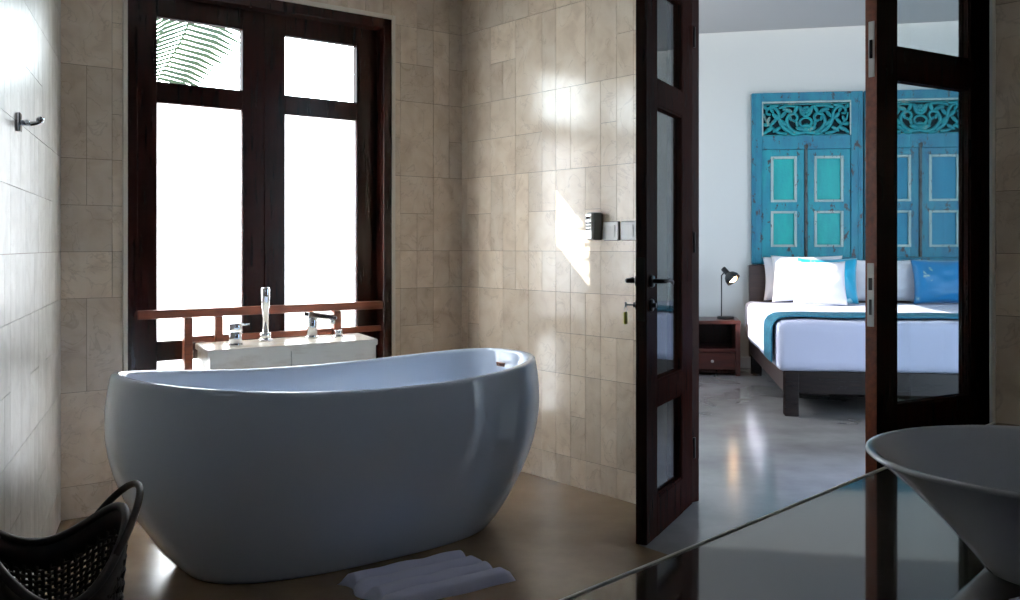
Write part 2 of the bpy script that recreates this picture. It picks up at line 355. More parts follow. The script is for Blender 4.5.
# ------------------------------------------------------------------ bathroom window
w1 = thing('window_1', kind='structure'); WIN.place(w1)
bm = new_bm()
for (a, b, c, d) in [(.269, .312, .1, 2.30), (1.546, 1.594, .1, 2.30), (.312, 1.546, 2.25, 2.30), (.312, 1.546, .10, .135)]: box(bm, a, b, -.008, .15, c, d, .003)
obj('window_frame', bm, WOOD, w1)
for k, (a, ga, gb, b) in enumerate([(.314, .418, .817, .924), (.926, 1.033, 1.428, 1.544)]):
    bm = new_bm()
    box(bm, a, ga, .06, .10, .137, 2.248, .003); box(bm, gb, b, .06, .10, .137, 2.248, .003)
    for c, d in [(.137, .16), (.622, .708), (1.774, 1.866), (2.154, 2.248)]: box(bm, ga, gb, .06, .10, c, d, .002)
    s = obj('sash', bm, WOOD, w1)
    for c, d, m in [(.16, .622, FROST), (.708, 1.774, FROST), (1.866, 2.154, CLEAR)]:
        bm = new_bm(); box(bm, ga-.006, gb+.006, .078, .082, c-.006, d+.006)
        obj('pane', bm, m, s)
bm = new_bm()
for (a, b, c, d) in [(.249, .269, .08, 2.322), (1.594, 1.614, .08, 2.322), (.269, 1.594, 2.30, 2.322)]: box(bm, a, b, -.012, .01, c, d, .003)
o = obj('trim_1', bm, TRIMW); WIN.place(o); tag(o, kind='structure')
g = thing('guard_rail', label='low reddish brown wooden rail with posts across the bottom of the bathroom window', cat='railing'); WIN.place(g)
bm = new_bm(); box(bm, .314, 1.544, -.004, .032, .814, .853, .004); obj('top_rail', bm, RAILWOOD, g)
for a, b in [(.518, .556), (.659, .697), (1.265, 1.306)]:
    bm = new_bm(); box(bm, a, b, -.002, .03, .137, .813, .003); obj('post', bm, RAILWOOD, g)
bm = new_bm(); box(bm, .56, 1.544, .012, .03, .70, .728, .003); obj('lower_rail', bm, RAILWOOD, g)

# ------------------------------------------------------------------ ledge with taps
lg = thing('tap_ledge', label='pale stone ledge behind the bathtub carrying the chrome bath taps', cat='ledge'); WIN.place(lg)
LP = [(.484, -.36), (1.30, -.36), (1.394, -.012), (.562, -.012)]
bm = new_bm(); prism(bm, LP, .672, .70); bmesh.ops.bevel(bm, geom=bm.edges[:], offset=.003, segments=2, affect='EDGES'); obj('slab', bm, STONE, lg)
bm = new_bm(); prism(bm, [(.496, -.352), (.862, -.352), (.94, -.02), (.57, -.02)], .60, .672); obj('facing_tile', bm, STONE, lg)
bm = new_bm(); prism(bm, [(.865, -.352), (1.293, -.352), (1.382, -.02), (.943, -.02)], .60, .672); obj('facing_tile', bm, STONE, lg)
bm = new_bm(); prism(bm, [(.66, -.34), (1.28, -.34), (1.36, -.02), (.72, -.02)], 0, .60); obj('plinth', bm, STONE, lg)
def cyl(bm, x, y, r, z0, z1, bev=.003, seg=28):
    lathe(bm, [(0, z0), (r-bev, z0), (r, z0+bev), (r, z1-bev), (r-bev, z1), (0, z1)], seg, Matrix.Translation((x, y, 0)))
# mixer knob
p = gp(235.5, 345, .70); t = thing('mixer_tap', p, WIN.rz, 'chrome cylindrical mixer tap with a thin lever, leftmost on the stone ledge', 'tap')
bm = new_bm(); cyl(bm, 0, 0, .032, 0, .006); cyl(bm, 0, 0, .027, .006, .058); obj('body', bm, CHROME, t)
bm = new_bm(); cyl(bm, 0, 0, .028, .061, .096); obj('knob', bm, CHROME, t)
bm = new_bm(); tube(bm, [(.02, -.005, .085), (.06, -.012, .09)], .004); obj('lever', bm, CHROME, t)
p = gp(265.5, 341, .70); t = thing('hand_shower', p, WIN.rz, 'tall slim chrome hand shower standing upright in its holder on the stone ledge', 'hand shower')
bm = new_bm(); cyl(bm, 0, 0, .03, 0, .012); cyl(bm, 0, 0, .024, .012, .04); obj('holder', bm, CHROME, t)
bm = new_bm(); lathe(bm, [(0, .04), (.014, .04), (.0155, .15), (.019, .152), (.0195, .24), (.017, .245), (0, .245)], 24); obj('handset', bm, CHROME, t)
p = gp(312, 337, .70); t = thing('bath_spout', p, WIN.rz, 'chrome bath spout with a flat arm reaching over the tub edge', 'tap')
bm = new_bm(); cyl(bm, 0, 0, .031, 0, .006); cyl(bm, 0, 0, .025, .006, .10); obj('column', bm, CHROME, t)
bm = new_bm()
pts = [(-.034, .02, .098), (-.034, -.02, .098)]
v = [bm.verts.new(q) for q in [(-.03, -.026, .095), (-.03, .026, .095), (.115, -.04, .075), (.115, .0, .075), (-.03, -.026, .125), (-.03, .026, .125), (.115, -.04, .10), (.115, .0, .10)]]
for q in [(0, 1, 3, 2), (4, 6, 7, 5), (0, 4, 5, 1), (2, 3, 7, 6), (0, 2, 6, 4), (1, 5, 7, 3)]: bm.faces.new([v[i] for i in q])
bmesh.ops.bevel(bm, geom=bm.edges[:], offset=.006, segments=3, affect='EDGES'); obj('arm', bm, CHROME, t, 40)
bm = new_bm(); cyl(bm, .097, -.02, .014, .058, .078); obj('aerator', bm, CHROME, t)
p = gp(338.5, 336.5, .70); t = thing('diverter_knob', p, WIN.rz, 'small low chrome diverter knob, rightmost on the stone ledge', 'tap')
bm = new_bm(); cyl(bm, 0, 0, .028, 0, .006); obj('flange', bm, CHROME, t)
bm = new_bm(); cyl(bm, 0, 0, .018, .006, .032); box(bm, -.02, .02, -.005, .005, .012, .03, .002); obj('knob', bm, CHROME, t)

# ------------------------------------------------------------------ bathtub
TC = (-.640, 3.735); TA = .672; A_, B_, Z0_, DZ_, SA, SB, Q_, EX, VM, BUL, MM = .862, .416, .6295, .056, .705, .735, .83, 2.7, .752, .024, -.010
tb = thing('bathtub', (TC[0], TC[1], 0), TA, 'large white freestanding oval bathtub with raised ends', 'bathtub')
SEG = 128
def tub_ring(v, sc=(1, 1)):
    r = []
    for k in range(SEG):
        a = 2*PI*k/SEG; c, s = math.cos(a), math.sin(a)
        u = math.copysign(abs(c)**(2/EX), c); w = math.copysign(abs(s)**(2/EX), s)
        t_ = math.sin(PI/2*min(max(v/VM, 0), 1))**Q_ if v > 0 else 0
        bl = BUL*max((v-VM)/(1-VM), 0)**2
        fa = SA+(1-SA)*t_-bl; fb = SB+(1-SB)*t_-bl
        hz = Z0_+DZ_*u*u+MM*u
        r.append(Vector((A_*fa*u*sc[0], B_*fb*w*sc[1], hz*v)))
    return r
def ring_faces(bm, R):
    rs = [[bm.verts.new(p) for p in r] for r in R]
    for a, b in zip(rs[:-1], rs[1:]):
        for k in range(len(a)):
            f = bm.faces.new([a[k], a[(k+1) % len(a)], b[(k+1) % len(a)], b[k]]); f.smooth = True
    return rs
R = [[Vector((p.x*.965, p.y*.94, 0)) for p in tub_ring(0)]]
R += [tub_ring(v) for v in [.004, .012, .03, .06, .1, .15, .2, .28, .36, .44, .52, .6, .68, .76, .84, .9, .95, .98]]
def off(r, d, dz):
    o_ = []
    for p in r:
        l = Vector((p.x/A_**2, p.y/B_**2, 0)).normalized(); o_.append(Vector((p.x-l.x*d, p.y-l.y*d, p.z+dz)))
    return o_
top = tub_ring(1.0)
R += [off(top, .0, -.003), off(top, .004, .003), off(top, .012, .006), off(top, .022, .005), off(top, .030, .0), off(top, .034, -.01)]
bm = new_bm(); rs = ring_faces(bm, R); bm.faces.new(rs[0][::-1])
inn = [off(top, .034, -.01)]
for j, (s, zf) in enumerate([(.985, .90), (.965, .78), (.94, .64), (.90, .5), (.84, .38), (.75, .28), (.6, .225), (.35, .2), (.1, .195)]):
    inn.append([Vector((p.x*s, p.y*s, p.z*zf)) for p in inn[0]])
rs2 = ring_faces(bm, inn); bm.faces.new(rs2[-1])
bmesh.ops.remove_doubles(bm, verts=bm.verts, dist=1e-5)
obj('shell', bm, WHITE, tb)
bm = new_bm(); cyl(bm, 0, 0, .03, 0, .004)
o = obj('drain', bm, CHROME, tb); o.location = (0, 0, .118)
bm = new_bm(); box(bm, -.003, .003, -.028, .028, -.009, .009, .002); o = obj('overflow_slot', bm, mat('bronze_slot', (120, 84, 70), .35, metal=.6), tb); o.location = (A_*.925, .04, .615); o.rotation_euler = (0, -.15, 0)

# ------------------------------------------------------------------ folded towel on the floor
def folded_towel(name, loc, rz, L_, Wd, folds, th, label, cat, m):
    bm = new_bm(); nx = 40; pts = []
    prof = []
    ny = 72
    for j in range(ny+1):
        y = -Wd/2+Wd*j/ny; ph = (j/ny)*folds
        z = th*(.35+.65*abs(math.sin(PI*ph))**.55)
        if j < 3: z *= (j/3)**.5
        if j > ny-3: z *= ((ny-j)/3)**.5
        prof.append((y, max(z, .002)))
    rnd = random.Random(4); grid = []
    for i in range(nx+1):
        x = -L_/2+L_*i/nx; row = []
        for y, z in prof:
            e = min(i, nx-i)/1.5; k = min(1, max(.15, e))
            wob = .006*math.sin(9*x+3)+.003*math.sin(31*x+20*y)
            jag = .012*math.sin(PI*folds*(y/Wd+.5)*1.0+.7) if i in (0, 1, nx-1, nx) else 0
            row.append(bm.verts.new((x+(jag if i > nx/2 else -jag), y+wob, z*k+.0015*math.sin(40*x+60*y))))
        grid.append(row)
    for i in range(nx):
        for j in range(ny):
            f = bm.faces.new([grid[i][j], grid[i+1][j], grid[i+1][j+1], grid[i][j+1]]); f.smooth = True
    edge = [grid[0][j] for j in range(ny+1)]+[grid[i][ny] for i in range(1, nx+1)]+[grid[nx][j] for j in range(ny-1, -1, -1)]+[grid[i][0] for i in range(nx-1, 0, -1)]
    low = [bm.verts.new((v_.co.x, v_.co.y, 0.0)) for v_ in edge]
    for k in range(len(edge)):
        k2 = (k+1) % len(edge); bm.faces.new([edge[k], low[k], low[k2], edge[k2]])
    bm.faces.new(low)
    o = obj(name, bm, m); o.location = loc; o.rotation_euler = (0, 0, rz); tag(o, label, cat); return o
c = (Vector((-.56, 3.265))+Vector((-.176, 3.56))+Vector((.007, 3.27))+Vector((-.39, 2.985)))/4
folded_towel('bath_towel', (c.x, c.y, 0.0), .655, .48, .32, 4, .04, 'white towel folded in pleats on the floor in front of the bathtub', 'towel', TOWEL)

# ------------------------------------------------------------------ basket
bk = thing('woven_basket', (-1.078, 2.30, 0), math.radians(19.3), 'dark woven basket with a looped handle in the lower left corner by the tub', 'basket')
RAISE = math.radians(16)
def brim(ph): return .42+.06*math.cos(2*(ph-RAISE))+.025*math.sin(ph-RAISE)
def bpt(ph, z, dr=0):
    r = .76+.24*(max(z, 0)/.4)**.8; return Vector(((.152*r+dr)*math.cos(ph), (.19*r+dr)*math.sin(ph), z))
bm = new_bm(); NS = 60; NZ = 24; BAND = .07
for k in range(NS):       # upright canes
    ph = 2*PI*k/NS; top_ = brim(ph)-BAND*.8
    tube(bm, [bpt(ph, .01+(top_-.01)*i/8, .003*(-1)**(i+k)) for i in range(9)], .0058, 5, cap=False)
for j in range(NZ):
    fz = (j+.5)/NZ
    pts = [bpt(2*PI*k/120, (brim(2*PI*k/120)-BAND)*fz+.006, .0045*math.sin(NS*PI*k/120+PI*j)) for k in range(121)]
    tube(bm, pts, .0052, 5, cap=False)
obj('woven_side', bm, BASKET, bk)
bm = new_bm(); n = 96; rr = []
for k in range(n):
    ph = 2*PI*k/n; zt = brim(ph); rr.append([bm.verts.new(bpt(ph, zt-BAND, .006)), bm.verts.new(bpt(ph, zt, .006)), bm.verts.new(bpt(ph, zt, -.004)), bm.verts.new(bpt(ph, zt-BAND, -.004))])
for k in range(n):
    for q in range(4):
        f = bm.faces.new([rr[k][q], rr[(k+1) % n][q], rr[(k+1) % n][(q+1) % 4], rr[k][(q+1) % 4]]); f.smooth = True
obj('plaited_band', bm, BASKET, bk)
bm = new_bm(); prism(bm, [(.114*math.cos(2*PI*k/48), .143*math.sin(2*PI*k/48)) for k in range(48)], 0, .014); obj('base', bm, BASKET, bk)
bm = new_bm(); tube(bm, [bpt(2*PI*k/n, brim(2*PI*k/n)) for k in range(n+1)], .011, 8, cap=False); obj('rim', bm, BASKET, bk)
for s_ in (0, PI):
    bm = new_bm(); a0 = RAISE+s_+math.radians(44); a1 = RAISE+s_-math.radians(44)
    p0 = bpt(a0, brim(a0)); p1 = bpt(a1, brim(a1)); mid = (p0+p1)/2
    pm = bpt(RAISE+s_, brim(RAISE+s_)+(.055 if s_ == 0 else -.13), .03 if s_ == 0 else -.03)
    tube(bm, [p0.lerp(p1, i/24)+(pm-mid)*((4*(i/24)*(1-i/24))**.75) for i in range(25)], .009, 8); obj('handle', bm, BASKET, bk)

# ------------------------------------------------------------------ robe hook on the left wall
hk = thing('robe_hook', label='chrome robe hook on the pale left wall', cat='hook'); LEF.place(hk, -1.22, -.003, 1.497)
RX = Matrix.Rotation(PI/2, 4, 'X')
bm = new_bm(); box(bm, -.02, .02, -.012, 0, -.028, .028, .004); obj('back_plate', bm, CHROME, hk)
bm = new_bm(); tube(bm, [(0, -.01, 0), (0, -.035, -.004), (0, -.055, .0), (0, -.062, .008)], [.008, .007, .007, .009]); blob(bm, (0, -.062, .009), (.011, .011, .011))
tube(bm, [(-.028, -.03, .0), (.028, -.03, .0)], .006); obj('peg', bm, CHROME, hk)

# ------------------------------------------------------------------ switches and handset
for i, (x0, lab) in enumerate([(-.181, 'white rocker light switch, left one of the pair by the dark door'), (-.067, 'white rocker light switch, right one of the pair, nearer the dark door edge')]):
    t = thing('light_switch', label=lab, cat='light switch', group='light switches by the door'); TIL.place(t, x0+.048, -.003, 1.202)
    bm = new_bm(); box(bm, -.049, .049, -.004, 0, -.043, .043, .001); obj('gasket', bm, BLACK, t)
    bm = new_bm(); box(bm, -.047, .047, -.012, -.004, -.041, .041, .002); obj('cover_plate', bm, SWITCH, t)
    bm = new_bm(); box(bm, -.03, .03, -.016, -.008, -.027, .027, .002); o = obj('rocker', bm, SWITCH, t); o.rotation_euler = (.06, 0, 0)
t = thing('wall_handset', label='slim grey handset with chrome face on the tiles left of the light switches', cat='handset'); TIL.place(t, -.222, -.003, 1.223)
bm = new_bm(); box(bm, -.027, .027, -.05, 0, -.062, .064, .006); obj('cradle', bm, mat('grey_plastic', (120, 120, 120), .35), t)
bm = new_bm(); box(bm, -.022, .022, -.062, -.048, -.058, .06, .005); obj('face', bm, STEEL, t)
for i, z in enumerate([.035, .016, .002, -.012]):
    bm = new_bm(); box(bm, -.014, .014, -.066, -.060, z-.004, z+.004 if i else z+.012, .001); obj('button', bm, CHROME if i == 0 else IRON, t)

# ------------------------------------------------------------------ doors
DH = 2.27
def door(name, fr, W_, g0, g1, back):
    """leaf: x 0..W_, face y=0; the leaf's thickness goes to y=back"""
    y0, y1 = sorted((0, back)); ym = (y0+y1)/2
    d = thing(name, kind='structure'); fr.place(d)
    bm = new_bm(); z0 = .005
    box(bm, 0, g0, y0, y1, z0, DH, .003); box(bm, g1, W_, y0, y1, z0, DH, .003)
    for a, b in [(z0, .15), (.512, .606), (1.685, 1.782), (2.16, DH)]: box(bm, g0, g1, y0, y1, a, b)
    obj('leaf_frame', bm, WOOD, d)
    for a, b in [(.15, .512), (.606, 1.685), (1.782, 2.16)]:
        bm = new_bm(); box(bm, g0-.004, g1+.004, ym-.002, ym+.002, a-.004, b+.004); obj('glass_pane', bm, CLEAR, d)
    bm = new_bm()    # glazing beads
    for a, b in [(.15, .512), (.606, 1.685), (1.782, 2.16)]:
        for ya, yb in ((y0+.004, ym-.004), (ym+.004, y1-.004)):
            for q in [(g0, g0+.008, a, b), (g1-.008, g1, a, b), (g0+.008, g1-.008, a, a+.008), (g0+.008, g1-.008, b-.008, b)]: box(bm, q[0], q[1], ya, yb, q[2], q[3])
    obj('glazing_bead', bm, WOOD, d)
    return d
d1 = door('door_1', DL, .66, .136, .499, .045)
d2 = door('door_2', DR, .65, .101, .508, .045)
def lever(parent, x, y, sy, z, ln=.115):
    h = new_bm(); M = Matrix.Translation((x, y, z)) @ Matrix.Rotation(PI/2*(-1 if sy > 0 else 1), 4, 'X')
    lathe(h, [(0, 0), (.024, 0), (.025, .004), (.022, .012), (0, .012)], 24, M)
    r = obj('rosette', h, IRON, parent)
    h = new_bm(); tube(h, [(x, y+sy*.01, z), (x, y+sy*.045, z), (x+.012, y+sy*.053, z), (x+.05, y+sy*.054, z+.002), (x+.08, y+sy*.054, z+.004), (x+ln, y+sy*.052, z-.006), (x+ln+.012, y+sy*.05, z-.014)], [.009, .009, .009, .008, .008, .007, .005], 12)
    obj('lever_handle', h, IRON, parent)
    h = new_bm(); M = Matrix.Translation((x, y, z-.092)) @ Matrix.Rotation(PI/2*(-1 if sy > 0 else 1), 4, 'X')
    lathe(h, [(0, 0), (.024, 0), (.025, .004), (.022, .010), (.01, .010), (.01, .022), (0, .022)], 24, M)
    obj('keyhole_cylinder', h, IRON, parent)
lever(d1, .045, 0, -1, 1.0); lever(d1, .045, .045, 1, 1.0)
bm = new_bm(); box(bm, -.003, 0, .008, .037, .85, 1.09, .001); obj('lock_plate', bm, IRON, d1)
# key with tag hanging on the far side of door_1
bm = new_bm(); 
ky = thing('door_key', label='key with a yellow green tag hanging in the lock behind the left door leaf', cat='key'); DL.place(ky, .045, .068, .908)
lathe(bm, [(0, 0), (.003, 0), (.003, .03), (0, .03)], 10, Matrix.Rotation(-PI/2, 4, 'X')); box(bm, -.009, .009, .03, .033, -.01, .01, .002); obj('key_bow', bm, STEEL, ky)
bm = new_bm(); tube(bm, [(0, .032+.006*math.sin(a), -.018+.010*math.cos(a)) for a in [2*PI*i/14 for i in range(15)]], .0012, 6, cap=False); obj('split_ring', bm, STEEL, ky)
bm = new_bm(); box(bm, -.013, .013, .027, .037, -.075, -.028, .004); obj('tag', bm, mat('yellow_green_plastic', (196, 204, 60), .4), ky)
# door_2 edge hardware
for dd in (d2,):
    bm = new_bm(); box(bm, -.0015, .0005, .0015, .0435, .008, DH-.003); obj('lit_edge_strip', bm, RAILWOOD, dd)  # thin added strip, window light on the door edge put into its colour
bm = new_bm(); box(bm, -.003, .0, .010, .036, .872, 1.078, .001); p_ = obj('lock_plate', bm, STEEL, d2)
bm = new_bm(); box(bm, -.0045, -.002, .016, .030, .99, 1.03, .001); box(bm, -.0045, -.002, .018, .028, .91, .96, .001); obj('strike_slot', bm, BLACK, p_)
bm = new_bm(); box(bm, -.004, 0, .008, .030, 1.68, 1.86, .001); p_ = obj('flush_bolt', bm, STEEL, d2)
bm = new_bm(); box(bm, -.008, -.003, .014, .024, 1.74, 1.80, .001); obj('bolt_slide', bm, IRON, p_)
for dd, xx, yy in ((d1, .66, 0.), (d2, .65, 0.)):
    for z in (.25, 1.15, 2.05):
        bm = new_bm(); cyl(bm, xx+.006, -.007, .006, z-.045, z+.045, .001, 12); obj('hinge', bm, IRON, dd)
# door frame posts
bm = new_bm(); box(bm, .045, .155, .162, .255, 0, 2.325, .004); box(bm, .045, 1.44, .262, .30, 2.28, 2.325, .002); box(bm, 1.385, 1.43, .36, .47, 0, 2.28, .004)
o = obj('trim_2', bm, WOOD); TIL.place(o); tag(o, kind='structure')

# ------------------------------------------------------------------ vanity counter and basin
vc = thing('vanity_counter', label='dark polished stone vanity counter in the lower right foreground', cat='counter'); CTR.place(vc)
bm = new_bm(); box(bm, 0, 2.3, .0, .82, .70, .73); 
bmesh.ops.bevel(bm, geom=[e for e in bm.edges], offset=.006, segments=3, affect='EDGES'); obj('stone_top', bm, COUNTER, vc)
bm = new_bm(); box(bm, 0, 2.3, -.005, .0, .70, .7302, .001); obj('edge_trim', bm, TRIMW, vc)  # edge profile, its pale colour stands in for the highlight along it
bm = new_bm(); box(bm, .03, 2.26, .04, .80, .1, .70, .003); box(bm, .08, 2.2, .1, .80, 0, .1); obj('cabinet', bm, WOOD, vc)
for i in range(4):
    bm = new_bm(); x = .05+i*.55; box(bm, x, x+.53, .022, .04, .13, .67, .004); dd = obj('cabinet_door', bm, WOOD, vc)
    bm = new_bm(); tube(bm, [(x+.48, .022, .5), (x+.48, -.005, .5), (x+.48, -.005, .6), (x+.48, .022, .6)], .005, 8); obj('pull', bm, STEEL, dd)
BC = Vector((.664, 1.178, .7305))
bs = thing('washbasin', BC, 0, 'round white ceramic vessel basin standing on the dark counter', 'basin')
bm = new_bm()
lathe(bm, [(0, 0), (.072, 0), (.080, .004), (.098, .026), (.130, .062), (.166, .098), (.198, .126), (.2145, .137), (.219, .1405), (.2185, .1435), (.214, .1445), (.207, .141), (.190, .126), (.160, .098), (.124, .062), (.088, .034), (.05, .022), (.03, .020)], 96)
obj('bowl', bm, CERAMIC, bs)
bm = new_bm(); lathe(bm, [(.03, .019), (.03, .023), (.02, .025), (0, .026)], 28); obj('waste_cap', bm, CHROME, bs)
folded_towel('face_cloth', (.635, .975, .7308), .35, .22, .15, 1.5, .034, 'small lilac white cloth folded on the counter in front of the basin', 'cloth', TOWEL)

# ------------------------------------------------------------------ bedroom: nightstand, lamp
ns = thing('nightstand', label='dark red brown nightstand with open shelf and one drawer beside the bed', cat='nightstand'); BED.place(ns, -.325, -.10, 0)
ns_w = .245
bm = new_bm(); box(bm, -ns_w, ns_w, -.5, 0, .452, .483, .004); obj('top', bm, REDWOOD, ns)
for s in (-1, 1):
    bm = new_bm(); xa, xb = sorted((s*(ns_w-.045), s*(ns_w-.004))); box(bm, xa, xb, -.495, -.005, 0, .452, .003); obj('side_panel', bm, REDWOOD, ns)
bm = new_bm(); box(bm, -.2, .2, -.02, -.005, .04, .452); obj('back_panel', bm, WOOD, ns)
bm = new_bm(); box(bm, -.2, .2, -.49, -.02, .205, .235, .002); obj('shelf', bm, REDWOOD, ns)
bm = new_bm(); box(bm, -.2, .2, -.47, -.02, .02, .05, .002); obj('plinth', bm, WOOD, ns)
bm = new_bm(); box(bm, -.197, .197, -.497, -.46, .055, .2, .003); dr = obj('drawer', bm, REDWOOD, ns)
bm = new_bm(); lathe(bm, [(0, 0), (.006, 0), (.006, .012), (.014, .018), (.012, .026), (0, .028)], 16, Matrix.Translation((.0, -.497, .128)) @ Matrix.Rotation(PI/2, 4, 'X')); obj('knob', bm, STEEL, dr)
lp = thing('table_lamp', label='small black reading lamp switched on, standing on the nightstand', cat='lamp'); BED.place(lp, -.229, -.35, .483)
bm = new_bm(); cyl(bm, .035, 0, .075, 0, .022, .004); obj('base', bm, BLACK, lp)
bm = new_bm(); tube(bm, [(-.0, 0, .02), (-.0, 0, .37)], .0055, 10); obj('stem', bm, mat('gunmetal_stem', (60, 60, 64), .3, metal=.6), lp)
ax = Vector((.62, -.35, -.72)).normalized(); q = ax.to_track_quat('Z', 'Y').to_matrix().to_4x4()
M = Matrix.Translation((.012, -.01, .455)) @ q
bm = new_bm()
lathe(bm, [(0, 0), (.02, 0), (.024, .004), (.024, .062), (.028, .068), (.05, .085), (.066, .115), (.068, .15), (.065, .15), (.062, .116), (.045, .09), (.02, .075)], 32, M)
tube(bm, [(0, 0, .36), (.0, 0, .39), M @ Vector((0, 0, .035))], .006, 8); obj('shade', bm, BLACK, lp)
bm = new_bm(); blob(bm, M @ Vector((0, 0, .118)), (.046, .046, .04), None, 20, 12); obj('bulb', bm, mat('lit_bulb', (255, 240, 215), .4, emit=((255, 205, 150), 30)), lp)

# ------------------------------------------------------------------ bed
bd = thing('platform_bed', label='dark wooden double bed frame with a plain headboard', cat='bed'); BED.place(bd)
BW0, BW1 = .037, 1.95
bm = new_bm(); nseg = 12; n = nseg
pf = [(BW0+(BW1-BW0)*i/n, .012*math.cos(PI*(i/n-.5))) for i in range(n+1)]
poly = [(x, -.05-.0-b_) for x, b_ in pf]+[(x, -.128-b_) for x, b_ in pf[::-1]]
prism(bm, poly, .12, .965); bmesh.ops.bevel(bm, geom=[e for e in bm.edges if abs(e.verts[0].co.z-e.verts[1].co.z) < 1e-6 and e.verts[0].co.z > .9], offset=.006, segments=2, affect='EDGES')
obj('headboard', bm, GREYWOOD, bd)
for a, b in ((BW0, BW0+.045), (BW1-.045, BW1)):
    bm = new_bm(); box(bm, a, b, -2.50, -.145, .15, .30, .004); obj('side_rail', bm, GREYWOOD, bd)
bm = new_bm(); box(bm, BW0+.09, BW1-.09, -2.60, -2.545, .15, .30, .004); obj('foot_rail', bm, BLACKWOOD, bd)
for a, b, c, d in ((BW0, BW0+.09, -2.605, -2.50), (BW1-.09, BW1, -2.605, -2.50), (BW0, BW0+.09, -.34, -.25), (BW1-.09, BW1, -.34, -.25)):
    bm = new_bm(); box(bm, a, b, c, d, 0, .30 if c < -1 else .149, .004); obj('leg', bm, BLACKWOOD, bd)
bm = new_bm(); box(bm, BW0+.045, BW1-.045, -2.54, -.15, .24, .285); obj('slat_base', bm, BLACKWOOD, bd)
# mattress under white sheet: rounded box with soft wrinkles
def soft_box(x0, x1, y0, y1, z0, z1, r, nx=40, ny=50, amp=.004, seed=1):
    bm = new_bm(); box(bm, x0, x1, y0, y1, z0, z1)
    bmesh.ops.bevel(bm, geom=bm.edges[:], offset=r, segments=5, affect='EDGES', profile=.6)
    for ax_, n_, a, b in ((0, nx, x0, x1), (1, ny, y0, y1), (2, 5, z0, z1)):
        for i in range(1, n_):
            co = Vector((0, 0, 0)); co[ax_] = a+(b-a)*i/n_; no = Vector((0, 0, 0)); no[ax_] = 1
            bmesh.ops.bisect_plane(bm, geom=bm.verts[:]+bm.edges[:]+bm.faces[:], plane_co=co, plane_no=no)
    from mathutils import noise
    for v_ in bm.verts:
        p_ = v_.co
        d = noise.noise(Vector((p_.x*3+seed, p_.y*3, p_.z*2)))*amp*2+noise.noise(Vector((p_.x*9, p_.y*4+seed, p_.z*9)))*amp
        c_ = Vector(((x0+x1)/2, (y0+y1)/2, (z0+z1)/2)); n_ = Vector(((p_.x-c_.x)/(x1-x0), (p_.y-c_.y)/(y1-y0), (p_.z-c_.z)/(z1-z0)))
        k = max(range(3), key=lambda i: abs(n_[i])); dd = Vector((0, 0, 0)); dd[k] = math.copysign(1, n_[k])
        v_.co += dd*d
    for f in bm.faces: f.smooth = True
    return bm
mt = obj('mattress', soft_box(-.012, 2.0, -2.60, -.15, .292, .635, .07, amp=.005), SHEET); BED.place(mt); tag(mt, 'mattress made up with a smooth white sheet on the dark bed frame', 'mattress')
# runner: a band of cloth over the mattress
bm = new_bm()
prof = [(-.035, .345), (-.036, .45), (-.036, .55), (-.030, .60), (-.008, .635), (.03, .651), (.08, .656)]+[(.08+1.83*i/20, .656+.002*math.sin(i*1.3)) for i in range(1, 21)]+[(1.96, .651), (1.998, .635), (2.02, .6), (2.026, .55), (2.026, .45), (2.025, .35)]
ys = [-2.50+.46*j/16 for j in range(17)]
def runner_pt(p_, y, off_):
    x, z = p_; return (x+(-off_ if x < .0 else off_ if x > 1.97 else 0), y+.012*math.sin(x*2.2), z+(off_ if .0 <= x <= 1.97 else 0)+.0015*math.sin(y*50+x*8))
g1 = [[bm.verts.new(runner_pt(p_, y, 0.006)) for y in ys] for p_ in prof]; g0 = [[bm.verts.new(runner_pt(p_, y, -0.002)) for y in ys] for p_ in prof]
for G, fl in ((g1, 0), (g0, 1)):
    for i in range(len(G)-1):
        for j in range(16):
            f = bm.faces.new([G[i][j], G[i+1][j], G[i+1][j+1], G[i][j+1]]); f.smooth = True
n_ = len(prof)
for i in range(n_-1):
    bm.faces.new([g0[i][0], g0[i+1][0], g1[i+1][0], g1[i][0]]); bm.faces.new([g0[i][16], g0[i+1][16], g1[i+1][16], g1[i][16]])
for j in range(16):
    bm.faces.new([g0[0][j], g0[0][j+1], g1[0][j+1], g1[0][j]]); bm.faces.new([g0[-1][j], g0[-1][j+1], g1[-1][j+1], g1[-1][j]])
o = obj('bed_runner', bm, RUNNER); BED.place(o); tag(o, 'teal blue woven runner laid across the foot of the bed', 'bed runner')
def pillow(name, w, h, t_, m, u, wd, zb, lean, yaw, label, cat, group, seed=0):
    bm = new_bm(); N_ = 26; G = {}
    from mathutils import noise
    for s in (1, -1):
        for i in range(N_+1):
            for j in range(N_+1):
                a = -1+2*i/N_; b_ = -1+2*j/N_
                edge = i in (0, N_) or j in (0, N_)
                if s == -1 and edge: G[s, i, j] = G[1, i, j]; continue
                th = ((1-abs(a)**2.6)*(1-abs(b_)**2.6))**.5 if not edge else 0
                ca = 1-.07*(1-b_*b_); cb = 1-.07*(1-a*a)
                wr_ = noise.noise(Vector((a*2.2+seed, b_*2.2, s)))*.012*(1 if not edge else 0)
                G[s, i, j] = bm.verts.new((a*w/2*ca, s*(t_/2*th)+wr_, b_*h/2*cb+h/2-.012*th*(b_)))
    for s in (1, -1):
        for i in range(N_):
            for j in range(N_):
                f = bm.faces.new([G[s, i, j], G[s, i+1, j], G[s, i+1, j+1], G[s, i, j+1]]); f.smooth = True
    o = obj(name, bm, m); BED.place(o, u, -wd, zb); o.rotation_euler = (-lean, 0, BED.rz+yaw)
    tag(o, label, cat, group); return o
PG = 'pillows against the headboard'
pillow('pillow', .62, .40, .15, LINEN, .46, .25, .645, .16, 0, 'white pillow at the left end of the headboard, rearmost', 'pillow', PG, 1)
